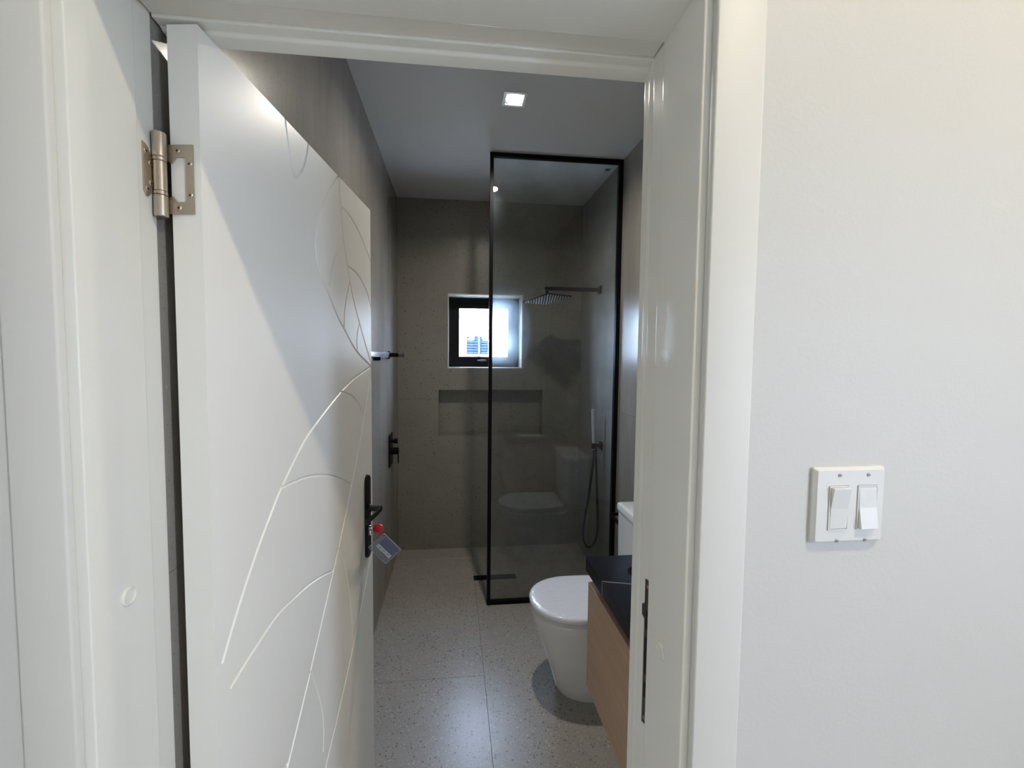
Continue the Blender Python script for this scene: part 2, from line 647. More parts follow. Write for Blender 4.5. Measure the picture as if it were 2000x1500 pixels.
def shell_walls():
    # far wall: masonry with the window and niche openings, tiles in front
    bm = nb()
    for r in sub_rects((-0.60, XR + 0.15, -0.1, ZC + 0.1), [WIN, NICHE]):
        box(bm, r[0], r[1], YE + 0.009, YE + 0.26, r[2], r[3])
    box(bm, NICHE[0] - 0.01, NICHE[1] + 0.01, YE + ND + 0.009, YE + 0.26, NICHE[2] - 0.01, NICHE[3] + 0.01)
    wb = obj('wall_back', bm, M_GROUT)
    tag(wb, 'far bathroom wall of speckled grey tile with the window and shampoo niche', 'wall', kind='structure')
    wall_tiles(wb, [xl(YE) + 0.0, 0.166, 0.766, XR], ZS, [WIN, NICHE], lambda p: Vector((p.x, YE + p.y, p.z)), M_TILE)
    # niche lining
    x0, x1, z0, z1 = NICHE
    bm = nb()
    box(bm, x0, x1, YE + ND, YE + ND + 0.009, z0, z1)
    obj('niche_back_tile', bm, M_TILE, wb)
    t = 0.007
    for nm, a in (('niche_side_tile', (x0, x0 + t, z0, z1)), ('niche_side_tile', (x1 - t, x1, z0, z1)), ('niche_shelf_tile', (x0 + t, x1 - t, z0, z0 + t)), ('niche_top_tile', (x0 + t, x1 - t, z1 - t, z1))):
        obj(nm, box(nb(), a[0], a[1], YE + 0.0005, YE + ND, a[2], a[3]), M_TILE, wb)
    # slim pale strip along the niche sill, as the photo shows at its back
    obj('niche_sill_strip', box(nb(), x0 + t, x1 - t, YE + ND - 0.012, YE + ND - 0.0005, z0 + t, z0 + t + 0.006), M_TILE, wb)
    # window reveal lining with a slim metal edge trim
    x0, x1, z0, z1 = WIN
    for a in ((x0, x0 + t, z0, z1), (x1 - t, x1, z0, z1), (x0 + t, x1 - t, z0, z0 + t), (x0 + t, x1 - t, z1 - t, z1)):
        obj('reveal_tile', box(nb(), a[0], a[1], YE + 0.004, YE + WD, a[2], a[3]), M_TILE, wb)
    tr = 0.0045
    bm = nb()
    prism(bm, [(x0 - 0.001, z0 - 0.001), (x1 + 0.001, z0 - 0.001), (x1 + 0.001, z1 + 0.001), (x0 - 0.001, z1 + 0.001)],
          [[(x0 + tr, z0 + tr), (x1 - tr, z0 + tr), (x1 - tr, z1 - tr), (x0 + tr, z1 - tr)]], -0.0015, 0.0045, lambda p: Vector((p.x, YE + p.z, p.y)))
    obj('edge_trim', bm, M_TRIMMETAL, wb)

    # left wall
    ML = lambda p: Vector((xl(p.x) - p.y, p.x, p.z))
    wl = obj('wall_left', box(nb(), YB - 0.14, YE + 0.26, 0.009, 0.14, -0.1, ZC + 0.1, 0, ML), M_GROUT)
    tag(wl, 'grey streaked tile bathroom wall beside the open door', 'wall', kind='structure')
    wall_tiles(wl, [YB, 1.534, 2.734, YE], ZS, [], ML, M_TILE_SIDE)
    # right wall
    MR = lambda p: Vector((XR + p.y, p.x, p.z))
    wr = obj('wall_right', box(nb(), YB - 0.14, YE + 0.26, 0.009, 0.14, -0.1, ZC + 0.1, 0, MR), M_GROUT)
    tag(wr, 'grey tile bathroom wall behind the toilet tank and shower fittings', 'wall', kind='structure')
    wall_tiles(wr, [YB, 1.534, 2.734, YE], ZS, [], MR, M_TILE_SIDE)
    # tiled bathroom side of the door wall
    we = obj('wall_entry', box(nb(), 0.385, XR, YB - 0.005, YB + 0.006, 0, ZC), M_TILE_SIDE)
    tag(we, 'tiled inner face of the wall next to the doorway', 'wall', kind='structure')
    # ceiling
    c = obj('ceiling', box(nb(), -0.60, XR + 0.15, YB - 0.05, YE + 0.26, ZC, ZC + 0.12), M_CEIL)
    tag(c, 'plain grey-white bathroom ceiling with a square downlight', 'ceiling', kind='structure')


def shell_hall():
    # painted wall in which the doorway stands
    X0, X1 = -1.7, 1.9
    bm = nb()
    box(bm, X0, XJ0 - 0.028, YW, YB - 0.005, 0, ZCH)
    box(bm, XJ1 + 0.032, X1, YW, YB - 0.005, 0, ZCH)
    box(bm, XJ0 - 0.028, XJ1 + 0.032, YW, YB - 0.005, ZH + 0.04, ZCH)
    w = obj('wall_front', bm, M_WALL)
    tag(w, 'white painted hall wall around the doorway with the light switch', 'wall', kind='structure')
    f = obj('floor_hall', box(nb(), X0, X1, -2.2, 0.5295, -0.12, 0), M_HFLOOR)
    tag(f, 'pale hall floor in front of the doorway', 'floor', kind='structure')
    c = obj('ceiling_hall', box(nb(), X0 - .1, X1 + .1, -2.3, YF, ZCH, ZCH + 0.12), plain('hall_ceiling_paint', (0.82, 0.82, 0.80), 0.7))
    tag(c, 'white hall ceiling over the camera position', 'ceiling', kind='structure')
    o = obj('wall_hall_left', box(nb(), X0 - 0.1, X0, -2.3, YB, 0, ZCH), M_WALL2)
    tag(o, 'white painted end wall of the hall on the hinge side', 'wall', kind='structure')
    hw = (-1.14, -0.77, 1.26, 2.10)          # unseen window, added to light door and jamb from the side: (y0, y1, z0, z1)
    bm = nb()
    for r in sub_rects((-2.3, YB, 0, ZCH), [hw]):
        box(bm, X1, X1 + 0.1, r[0], r[1], r[2], r[3])
    o = obj('wall_hall_right', bm, M_WALL2)
    tag(o, 'white painted end wall of the hall with the added window opening', 'wall', kind='structure')
    o = obj('wall_hall_rear', box(nb(), X0, X1, -2.3, -2.2, 0, ZCH), M_WALL2)
    tag(o, 'white hall wall opposite the bathroom doorway', 'wall', kind='structure')
    wd = thing('added_hall_window', (X1 + 0.05, -0.95, 1.28), 'unseen white framed window added at the hall end to light the doorway', 'window', kind='structure')
    bm = nb()
    M = lambda p: Vector((X1 + 0.03 + p.z, p.x, p.y))
    e = 0.03
    prism(bm, [(hw[0], hw[2]), (hw[1], hw[2]), (hw[1], hw[3]), (hw[0], hw[3])],
          [[(hw[0] + e, hw[2] + e), (hw[1] - e, hw[2] + e), (hw[1] - e, hw[3] - e), (hw[0] + e, hw[3] - e)]], 0, 0.05, M)
    obj('window_frame', bm, M_FRAME, wd)
    obj('pane', box(nb(), X1 + 0.05, X1 + 0.056, hw[0] + e - .005, hw[1] - e + .005, hw[2] + e - .005, hw[3] - e + .005), M_PANE, wd)


# ------------------------------------------------------------------ door frame (trim_1)
YS = 0.650      # where the door stop steps back into the rebate
XS0, XS1, ZS_ = XJ0 - 0.0040, XJ1 + 0.0040, ZH + 0.006


def door_frame():
    t = thing('trim_1', (-0.05, 0.6, 0), 'white painted door frame with flat casing around the bathroom doorway', 'door frame', kind='structure')

    def ext(prof, z0, z1):          # vertical board from an (x, y) profile
        bm = nb()
        loft(bm, [[Vector((x, y, z0)) for x, y in prof], [Vector((x, y, z1)) for x, y in prof]])
        return bm

    def rnd(p, r=0.002):            # soften the convex corners of a profile a little
        out = []
        n = len(p)
        for i in range(n):
            a, b, c = Vector(p[i - 1]), Vector(p[i]), Vector(p[(i + 1) % n])
            r_ = min(r, (a - b).length * 0.4, (c - b).length * 0.4)
            p0, p1 = b + (a - b).normalized() * r_, b + (c - b).normalized() * r_
            for k in range(4):
                s = k / 3
                out.append(tuple((p0 * (1 - s) + b * s) * (1 - s) + (b * (1 - s) + p1 * s) * s))
        return out

    zt = ZH + 0.035
    # hinge-side jamb
    L = [(XJ0, YF - 0.001), (XJ0, YS), (XS0, YS), (XS0, YB), (XJ0 - 0.028, YB), (XJ0 - 0.028, YF - 0.001)]
    obj('hinge_jamb', ext(rnd(L), 0, zt), M_FRAME, t, smooth=True)
    R = [(XJ1, YF - 0.001), (XJ1, YS), (XS1, YS), (XS1, YB), (XJ1 + 0.032, YB), (XJ1 + 0.032, YF - 0.001)]
    obj('latch_jamb', ext(rnd(R), 0, zt), M_FRAME, t, smooth=True)
    # head, same profile turned over
    prof = [(YF - 0.001, ZH), (YS, ZH), (YS, ZS_), (YB, ZS_), (YB, ZH + 0.038), (YF - 0.001, ZH + 0.038)]
    pr = rnd(prof)
    bm = nb()
    loft(bm, [[Vector((XJ0 - 0.002, y, z)) for y, z in pr], [Vector((XJ1 + 0.002, y, z)) for y, z in pr]])
    obj('head_jamb', bm, M_FRAME, t, smooth=True)
    # hall casing
    yc0, yc1 = 0.530, YF - 0.0005
    cl0, cl1 = -0.519, -0.4590
    cr0, cr1 = 0.3465, 0.417
    zc = ZH + 0.012
    obj('casing', box(nb(), cl0, cl1, yc0, yc1, 0, zc + 0.07, 0.003, seg=3), M_CASING, t, smooth=True)
    obj('casing', box(nb(), cr0, cr1, yc0, yc1, 0, zc + 0.07, 0.003, seg=3), M_CASING, t, smooth=True)
    obj('casing', box(nb(), cl1 + 0.0003, cr0 - 0.0003, yc0, yc1, zc, zc + 0.07, 0.003, seg=3), M_CASING, t, smooth=True)
    # bathroom architrave on latch side and head, in two small steps
    A = [(XS1 + 0.001, YB), (XS1 + 0.001, 0.709), (XS1 + 0.005, 0.713), (XS1 + 0.005, 0.735), (XS1 + 0.06, 0.735), (XS1 + 0.06, YB)]
    obj('inner_architrave', ext(rnd(A), 0, ZH + 0.06), M_FRAME, t, smooth=True)
    prof = [(YB, ZS_ - 0.004), (0.709, ZS_ - 0.004), (0.714, ZS_ - 0.008), (0.738, ZS_ - 0.011), (0.738, ZS_ + 0.05), (YB, ZS_ + 0.05)]
    pr = rnd(prof)
    bm = nb()
    loft(bm, [[Vector((xl(0.7) + 0.003, y, z)) for y, z in pr], [Vector((XS1 + 0.0595, y, z)) for y, z in pr]])
    obj('inner_head_architrave', bm, M_FRAME, t, smooth=True)
    # round plugs that cover the fixing screws
    for x, s, y, z in ((XJ0, 1, 0.601, 1.262), (XJ1, -1, 0.602, 1.128)):
        bm = nb()
        rings = []
        for rr, h in ((0.0125, -0.001), (0.0125, 0.0020), (0.0114, 0.0034), (0.0102, 0.0034), (0.0094, 0.0016), (0.002, 0.0015)):
            rings.append([Vector((x + s * h, y + rr * math.cos(2 * math.pi * k / 24), z + rr * math.sin(2 * math.pi * k / 24))) for k in range(24)])
        loft(bm, rings)
        obj('screw_cap', bm, M_FRAME, t, smooth=True)
    # strike plate in the latch-side rebate: a long dark plate with lip and mortises
    M = lambda p: Vector((XS1 - p.z, p.x, p.y))
    o = [(0.6465, 0.960), (0.6655, 0.952), (0.6655, 1.140), (0.6745, 1.143), (0.6745, 1.163), (0.6655, 1.168), (0.6655, 1.212), (0.6465, 1.216)]
    holes = [[(0.6500, 1.128), (0.6600, 1.128), (0.6600, 1.160), (0.6500, 1.160)],
             [(0.6500, 1.045), (0.6610, 1.045), (0.6610, 1.112), (0.6500, 1.112)],
             [(0.6500, 1.003), (0.6615, 1.003), (0.6615, 1.030), (0.6500, 1.030)]]
    sp = obj('strike_plate', prism(nb(), o, holes, 0.0002, 0.0018, M), M_STRIKE, t)
    sp['label'] = 'dark metal strike plate with three mortise holes'
    for h in holes:
        obj('mortise', box(nb(), XS1 - 0.0008, XS1 - 0.0002, h[0][0] + 0.0004, h[1][0] - 0.0004, h[0][1] + 0.0004, h[2][1] - 0.0004), M_DARKHOLE, sp)
    for z in (1.203, 0.966):
        cy_ = nb()
        cyl(cy_, (XS1 - 0.0012, 0.656, z), (XS1 - 0.0024, 0.656, z), 0.0034, 12)
        obj('screw', cy_, M_STEEL, sp, smooth=True)
    return t


# ------------------------------------------------------------------ the door leaf
DA = Vector((-0.385, 0.6892, 0))
DD = Vector((0.1290, 0.9916, 0)).normalized()
DN = Vector((DD.y, -DD.x, 0))
DW, DT, DTH, DB = 0.7945, 2.096, 0.047, 0.012


def dw(p):          # door space (s along the leaf, t out of the visible face, z) -> world
    return DA + DD * p[0] + DN * p[1] + Vector((0, 0, p[2]))


DM = lambda p: dw((p.x, p.y, p.z))

GROOVES = [
    [(0.812, 1.562), (0.799, 1.559), (0.649, 1.529), (0.527, 1.492), (0.389, 1.435), (0.303, 1.391), (0.21, 1.319), (0.172, 1.282), (0.115, 1.219), (0.064, 1.152), (0.038, 1.114), (0.017, 1.08)],
    [(0.037, 1.021), (0.077, 1.033), (0.125, 1.044), (0.185, 1.055), (0.256, 1.05), (0.337, 1.038), (0.402, 1.021), (0.463, 1.0)],
    [(0.793, 1.556), (0.721, 1.397), (0.601, 1.198), (0.499, 1.049)],
    [(0.495, 1.043), (0.322, 0.824)],
    [(0.318, 0.817), (0.209, 0.69), (0.06, 0.52)],
    [(0.21, 1.317), (0.272, 1.313), (0.34, 1.303), (0.419, 1.282), (0.498, 1.252), (0.601, 1.197)],
    [(0.53, 1.492), (0.596, 1.478), (0.656, 1.45), (0.716, 1.395)],
    [(0.825, 0.938), (0.761, 0.866), (0.661, 0.744), (0.504, 0.587), (0.377, 0.48), (0.2, 0.34)],
    [(0.503, 1.042), (0.553, 0.937), (0.582, 0.817), (0.597, 0.711)],
    [(0.325, 0.815), (0.374, 0.688), (0.387, 0.611), (0.382, 0.554)],
    [(0.209, 0.697), (0.168, 0.725), (0.11, 0.735), (0.05, 0.73)],
    [(0.249, 2.12), (0.249, 2.095), (0.258, 2.058), (0.269, 2.02), (0.285, 1.988)],
    [(0.357, 2.12), (0.35, 2.094), (0.339, 2.06), (0.319, 2.021), (0.286, 1.989)],
    [(0.55, 2.12), (0.522, 2.093), (0.464, 2.035), (0.429, 1.987), (0.404, 1.945), (0.386, 1.905), (0.381, 1.866), (0.397, 1.812), (0.447, 1.764), (0.504, 1.709), (0.554, 1.674), (0.651, 1.611), (0.793, 1.559), (0.812, 1.554)],
    [(0.526, 2.12), (0.529, 2.093), (0.535, 2.049), (0.541, 2.015), (0.558, 1.936), (0.586, 1.858), (0.625, 1.777), (0.681, 1.699), (0.793, 1.566)],
    [(0.541, 2.017), (0.58, 2.018), (0.623, 2.011), (0.692, 1.986), (0.791, 1.926), (0.82, 1.90)],
    [(0.588, 1.861), (0.649, 1.857), (0.703, 1.84), (0.762, 1.805), (0.803, 1.755)],
    [(0.555, 1.935), (0.517, 1.894), (0.491, 1.858), (0.477, 1.832), (0.457, 1.782)],
    [(0.601, 1.818), (0.576, 1.77), (0.559, 1.722), (0.554, 1.677)],
    [(0.681, 1.7), (0.666, 1.678), (0.656, 1.642), (0.66, 1.611)],
]


def door_face():
    """front skin of the leaf with the leaf-vein pattern routed in as V-grooves"""
    HW, DEP = 0.0036, 0.0046
    verts, edges = [], []
    cls = []

    def add_loop(pl, closed):
        k = len(verts)
        verts.extend(Vector((p[0], p[1])) for p in pl)
        n = len(pl)
        for i in range(n - 1 + (1 if closed else 0)):
            edges.append((k + i, k + (i + 1) % n))

    add_loop([(0, DB), (DW, DB), (DW, DT), (0, DT)], True)
    for g in GROOVES:
        c = [Vector((p.x, p.y)) for p in crom([(a, b, 0) for a, b in g], 6 if len(g) > 2 else 10)]
        cls.append(c)
        nrm = []
        for i in range(len(c)):
            d = (c[min(i + 1, len(c) - 1)] - c[max(i - 1, 0)]).normalized()
            nrm.append(Vector((-d.y, d.x)))
        left = [p + n * HW for p, n in zip(c, nrm)]
        right = [p - n * HW for p, n in zip(c, nrm)]
        d0 = (c[0] - c[1]).normalized() * HW
        d1 = (c[-1] - c[-2]).normalized() * HW
        add_loop(left + [c[-1] + d1] + right[::-1] + [c[0] + d0], True)
        add_loop(c, False)
    # a loose grid keeps the flat triangles well shaped
    for i in range(1, 8):
        for j in range(1, 21):
            verts.append(Vector((DW * i / 8, DB + (DT - DB) * j / 21)))
    V, E_, F_, *_ = delaunay_2d_cdt(verts, edges, [], 0, 1e-5)

    def dist(p):
        m = 1.0
        for c in cls:
            for a, b in zip(c[:-1], c[1:]):
                ab = b - a
                t = max(0, min(1, (p - a).dot(ab) / max(ab.length_squared, 1e-12)))
                m = min(m, (p - (a + ab * t)).length)
        return m

    bm = nb()
    bv = []
    for p in V:
        d = dist(p)
        bv.append(bm.verts.new(dw((p.x, -DEP * max(0.0, 1 - d / HW), p.y))))
    eps = 1e-4
    for f in F_:
        cx = sum(V[i].x for i in f) / len(f)
        cy = sum(V[i].y for i in f) / len(f)
        if -eps < cx < DW + eps and DB - eps < cy < DT + eps and all(-1e-3 < V[i].x < DW + 1e-3 and DB - 1e-3 < V[i].y < DT + 1e-3 for i in f):
            try:
                bm.faces.new([bv[i] for i in f])
            except ValueError:
                pass
    loose = [v for v in bm.verts if not v.link_faces]
    bmesh.ops.delete(bm, geom=loose, context='VERTS')
    # make the skin face outwards
    for f in bm.faces:
        f.normal_update()
        if f.normal.dot(DN) < 0:
            f.normal_flip()
    return bm


def door():
    t = thing('door_1', dw((0, -DTH, 0)), 'white bathroom door swung inward, carved with curving leaf-vein grooves', 'door', kind='structure')
    # slab: carved front skin plus the other five faces
    bm = door_face()
    c = [dw((s, tt, z)) for s, tt, z in ((0, 0, DB), (DW, 0, DB), (DW, 0, DT), (0, 0, DT), (0, -DTH, DB), (DW, -DTH, DB), (DW, -DTH, DT), (0, -DTH, DT))]
    v = [bm.verts.new(p) for p in c]
    for f in ((4, 7, 6, 5), (0, 4, 5, 1), (1, 5, 6, 2), (2, 6, 7, 3), (3, 7, 4, 0)):
        bm.faces.new([v[i] for i in f])
    me = bpy.data.meshes.new('slab')
    bm.to_mesh(me)
    bm.free()
    me.materials.append(M_DOOR)
    o = bpy.data.objects.new('slab', me)
    col.objects.link(o)
    o.parent = t
    o.matrix_parent_inverse = root_world(t).inverted()

    # lever handle on a long back plate
    s0, z0, z1 = 0.735, 0.900, 1.190
    plate = nb()
    w2 = 0.0215
    out = []
    for cz, a0, a1 in ((z1 - w2, 0, 180), (z0 + w2, 180, 360)):
        for k in range(13):
            a = math.radians(a0 + (a1 - a0) * k / 12)
            out.append((w2 * math.cos(a), cz + w2 * math.sin(a)))
    rings = []
    for ins, h in ((0.0, 0.0), (0.0, 0.005), (0.002, 0.0075), (0.006, 0.0095)):
        rg = []
        for (a, z) in out:
            cz = z1 - w2 if z > (z0 + z1) / 2 else z0 + w2
            q = Vector((a, z - cz))
            q = q * ((w2 - ins) / w2)
            rg.append(dw((s0 + q.x, h, cz + q.y)))
        rings.append(rg)
    loft(plate, rings)
    hp = obj('handle_plate', plate, M_BLACKG, t, smooth=True)
    hp['label'] = 'glossy black lever handle on a long rounded back plate'
    zl = 1.072
    bm = nb()
    cyl(bm, dw((s0, 0.009, zl)), dw((s0, 0.014, zl)), 0.014, 24)
    cyl(bm, dw((s0, 0.012, zl)), dw((s0, 0.044, zl)), 0.0095, 20)
    obj('spindle', bm, M_BLACKG, hp, smooth=True)
    bm = nb()
    pts = crom([(s0 + 0.010, 0.047, zl), (s0 - 0.004, 0.050, zl + 0.001), (s0 - 0.035, 0.049, zl + 0.001), (s0 - 0.075, 0.044, zl - 0.001), (s0 - 0.112, 0.036, zl - 0.004)], 5)
    rings = []
    n = len(pts)
    for i, p in enumerate(pts):
        hh = 0.0100 - 0.0030 * abs(i / n - 0.35)
        th = 0.0050
        rings.append([dw((p.x, p.y + th * math.cos(2 * math.pi * k / 14), p.z + hh * math.sin(2 * math.pi * k / 14))) for k in range(14)])
    loft(bm, rings)
    obj('lever', bm, M_BLACKG, hp, smooth=True)
    bm = nb()
    zk = 1.003
    cyl(bm, dw((s0, 0.006, zk)), dw((s0, 0.0165, zk)), 0.0088, 22, b=0.001)
    box(bm, s0 - 0.005, s0 + 0.005, 0.006, 0.0160, zk - 0.024, zk - 0.004, 0.0015, DM)
    obj('lock_cylinder', bm, M_CHROME, hp, smooth=True)

    # hinge: pin beside the leaf, one leaf on the door edge, one on the jamb
    hx, hy = -0.4405, 0.6845
    h = obj('hinge', cyl(nb(), (hx, hy, 1.806), (hx, hy, 1.838), 0.0092, 24, b=0.0012), M_STEEL, t, smooth=True)
    h['label'] = 'brushed nickel butterfly hinge on the door edge and jamb'
    obj('knuckle', cyl(nb(), (hx, hy, 1.894), (hx, hy, 1.931), 0.0092, 24, b=0.0012), M_STEEL, h, smooth=True)
    obj('knuckle', cyl(nb(), (hx, hy, 1.844), (hx, hy, 1.888), 0.0086, 24, b=0.0006), M_STEEL, h, smooth=True)
    for za in (1.8384, 1.8884):
        obj('bearing_ring', cyl(nb(), (hx, hy, za), (hx, hy, za + 0.0052), 0.0089, 24, b=0.0005), M_STEEL, h, smooth=True)
    # leaf on the door's hinge edge (u along the thickness from the pin side, v = z)
    ME = lambda p: dw((-p.z, -DTH + p.x, p.y))
    o_ = [(-0.004, 1.814), (0.036, 1.814), (0.036, 1.918), (-0.004, 1.918), (-0.004, 1.894), (0.003, 1.890), (0.010, 1.899), (0.023, 1.899), (0.0245, 1.897), (0.0245, 1.835), (0.023, 1.832), (0.010, 1.832), (0.003, 1.841), (-0.004, 1.838)]
    obj('door_leaf_plate', prism(nb(), o_, [], 0.0001, 0.0022, ME), M_STEEL, h)
    MJ = lambda p: Vector((XS0 + p.z, p.x, p.y))
    o2 = [(0.6625, 1.838), (0.6665, 1.832), (0.672, 1.832), (0.677, 1.839), (0.690, 1.841), (0.690, 1.891), (0.678, 1.893), (0.674, 1.902), (0.668, 1.907), (0.6625, 1.908)]
    obj('jamb_leaf_plate', prism(nb(), o2, [], 0.0001, 0.0020, MJ), M_STEEL, h)
    for (u, z) in ((0.012, 1.909), (0.0305, 1.889), (0.0305, 1.842), (0.012, 1.823)):
        bm = nb()
        cyl(bm, ME(Vector((u, z, 0.0020))), ME(Vector((u, z, 0.0031))), 0.0042, 16, 0.0034)
        sc_ = obj('screw', bm, M_STEEL, h, smooth=True)
        bm = nb()
        box(bm, u - 0.0018, u + 0.0018, z - 0.0006, z + 0.0006, 0.0030, 0.00335, 0, ME)
        box(bm, u - 0.0006, u + 0.0006, z - 0.0018, z + 0.0018, 0.0030, 0.00338, 0, ME)
        obj('screw_slot', bm, M_DARKHOLE, h)
    for (y, z) in ((0.668, 1.896), (0.677, 1.882), (0.677, 1.853), (0.669, 1.842)):
        bm = nb()
        cyl(bm, MJ(Vector((y, z, 0.0018))), MJ(Vector((y, z, 0.0030))), 0.0042, 16, 0.0034)
        obj('screw', bm, M_STEEL, h, smooth=True)
        bm = nb()
        box(bm, y - 0.0018, y + 0.0018, z - 0.0006, z + 0.0006, 0.0029, 0.00325, 0, MJ)
        box(bm, y - 0.0006, y + 0.0006, z - 0.0018, z + 0.0018, 0.0029, 0.00328, 0, MJ)
        obj('screw_slot', bm, M_DARKHOLE, h)

    # key left in the lock, with its tag
    k = thing('key', dw((s0, 0.0165, zk)), 'red-headed key left in the door lock below the lever', 'key')
    bm = nb()
    box(bm, s0 - 0.0011, s0 + 0.0011, 0.012, 0.022, zk - 0.004, zk + 0.004, 0, DM)
    obj('key_blade', bm, M_CHROME, k)
    bm = nb()
    rings = []
    for ds, sc in ((-0.0045, 0.80), (-0.0035, 0.95), (0, 1.0), (0.0035, 0.95), (0.0045, 0.80)):
        rings.append([dw((s0 + ds, 0.039 + 0.0195 * sc * math.cos(2 * math.pi * q / 32), zk - 0.0005 + 0.0150 * sc * math.sin(2 * math.pi * q / 32))) for q in range(32)])
    loft(bm, rings)
    obj('key_bow', bm, M_KEYRED, k, smooth=True)
    bm = nb()
    rc = dw((s0, 0.050, zk - 0.016))
    ring = [rc + Vector((0.0045 * math.cos(a), 0.0015 * math.sin(a), 0.0105 * math.sin(a))) for a in [2 * math.pi * q / 24 for q in range(25)]]
    tube(bm, ring, 0.0011, 8)
    obj('key_ring', bm, M_KEYRED, k, smooth=True)
    # clear plastic tag, hanging tilted and facing the doorway
    tg = thing('key_tag', dw((s0, 0.050, zk - 0.025)), 'clear plastic key tag with blue card and white number strip', 'key tag')
    C0 = Vector((-0.2275, 1.402, 0.9355))
    ang = math.radians(-49)
    eu = Vector((math.cos(ang), 0.10, math.sin(ang))).normalized()     # long side, down to the right
    ev = Vector((-math.sin(ang), 0.0, math.cos(ang)))
    ev = (ev - eu * ev.dot(eu)).normalized()
    en = eu.cross(ev).normalized()
    if en.y > 0:
        en = -en
    MT = lambda p: C0 + eu * p.x + ev * p.y + en * p.z
    hole = [(-0.0385 + 0.0035 * math.cos(2 * math.pi * q / 14), 0.0305 + 0.0035 * math.sin(2 * math.pi * q / 14)) for q in range(14)]
    obj('sleeve', prism(nb(), rrect(0.086, 0.070, 0.004), [hole], 0.0012, 0.0018, MT), M_CLEAR, tg)
    obj('sleeve', prism(nb(), rrect(0.086, 0.070, 0.004), [hole], -0.0018, -0.0012, MT), M_CLEAR, tg)
    rim = prism(nb(), rrect(0.087, 0.071, 0.0045), [rrect(0.0846, 0.0686, 0.0035)], -0.0022, 0.0022, MT)
    obj('sleeve_rim', rim, plain('frosted_tag_edge', (0.30, 0.31, 0.36), 0.3), tg)
    obj('blue_card', prism(nb(), rrect(0.064, 0.032, 0.002, cx=0.004, cy=0.0145), [], -0.0004, 0.0004, MT), M_CARD, tg)
    st = obj('number_strip', prism(nb(), rrect(0.064, 0.0135, 0.0008, cx=0.004, cy=-0.0085), [], -0.0004, 0.0006, MT), M_PAPER, tg)
    obj('card_edge', prism(nb(), rrect(0.030, 0.004, 0.0005, cx=0.016, cy=-0.0165), [], -0.0004, 0.0003, MT), M_DARKHOLE, tg)
    # three small blurred characters on the strip, read as in the photo (dark smudges)
    for i, cx in enumerate((-0.014, 0.004, 0.022)):
        bm = nb()
        prism(bm, [(cx - 0.0026, -0.0102), (cx + 0.0022, -0.0094), (cx + 0.0026, -0.0062), (cx + 0.0004, -0.0056), (cx - 0.0022, -0.0072)], [[(cx - 0.0008, -0.0088), (cx + 0.0008, -0.0086), (cx + 0.0010, -0.0074), (cx - 0.0006, -0.0076)]], 0.00055, 0.00075, MT)
        obj('printed_mark', bm, M_INK, st)
    return t


# ------------------------------------------------------------------ light switch
def light_switch():
    t = thing('light_switch', (0.5715, YW, 1.388), 'white double rocker light switch plate on the hall wall', 'light switch')
    x0, x1, z0, z1 = 0.515, 0.628, 1.3325, 1.4435
    cx, cz = (x0 + x1) / 2, (z0 + z1) / 2
    W, Hh = x1 - x0, z1 - z0
    M = lambda p: Vector((p.x, YW - p.z, p.y))
    rk = [(0.5530, 0.0325, 0.0655), (0.5982, 0.0325, 0.0655)]
    bm = nb()
    # bevelled cover: side, slope, flat front with the two rocker openings
    rings = [rrect(W, Hh, 0.003, 4, cx, cz), rrect(W, Hh, 0.003, 4, cx, cz), rrect(W - 0.008, Hh - 0.008, 0.003, 4, cx, cz)]
    hs = [0.0, 0.0036, 0.0082]
    loft(bm, [[M(Vector((p[0], p[1], h))) for p in r] for r, h in zip(rings, hs)], cap=False)
    front = rings[2]
    holes = [rrect(w, h, 0.0012, 2, x, cz - 0.003) for x, w, h in rk]
    prism(bm, front, holes, 0.0075, 0.0082, M)
    obj('cover_plate', bm, M_PLASTIC, t, smooth=True, angle=25)
    for i, (x, w, h) in enumerate(rk):
        zc_ = cz - 0.003
        fr = obj('rocker_frame', prism(nb(), rrect(w - 0.0008, h - 0.0008, 0.001, 2, x, zc_), [rrect(w - 0.0045, h - 0.0045, 0.0008, 2, x, zc_)], 0.0035, 0.0096, M), M_PLASTIC, t)
        a, b = w / 2 - 0.0026, h / 2 - 0.0026
        # wedge paddle: one half stands proud
        top, mid, bot = (0.0150, 0.0104, 0.0094) if i == 0 else (0.0094, 0.0104, 0.0150)
        prof = [(zc_ - b, 0.004), (zc_ - b, bot), (zc_, mid), (zc_ + b, top), (zc_ + b, 0.004)]
        bm = nb()
        loft(bm, [[M(Vector((x - a, z, hh))) for z, hh in prof], [M(Vector((x + a, z, hh))) for z, hh in prof]])
        vs_ = list(bm.verts)
        bev(bm, vs_, 0.0006, 2)
        obj('rocker', bm, M_PLASTIC, fr)
        for zz in (cz + 0.0445, cz - 0.0515):
            bm = nb()
            cyl(bm, M(Vector((x, zz, 0.0078))), M(Vector((x, zz, 0.0092))), 0.0031, 16, 0.0024)
            sc_ = obj('screw', bm, M_SCREW, t, smooth=True)
            bm = nb()
            box(bm, x - 0.0020, x + 0.0020, zz - 0.0004, zz + 0.0004, 0.0090, 0.0094, 0, M)
            obj('screw_slot', bm, M_INK, sc_)


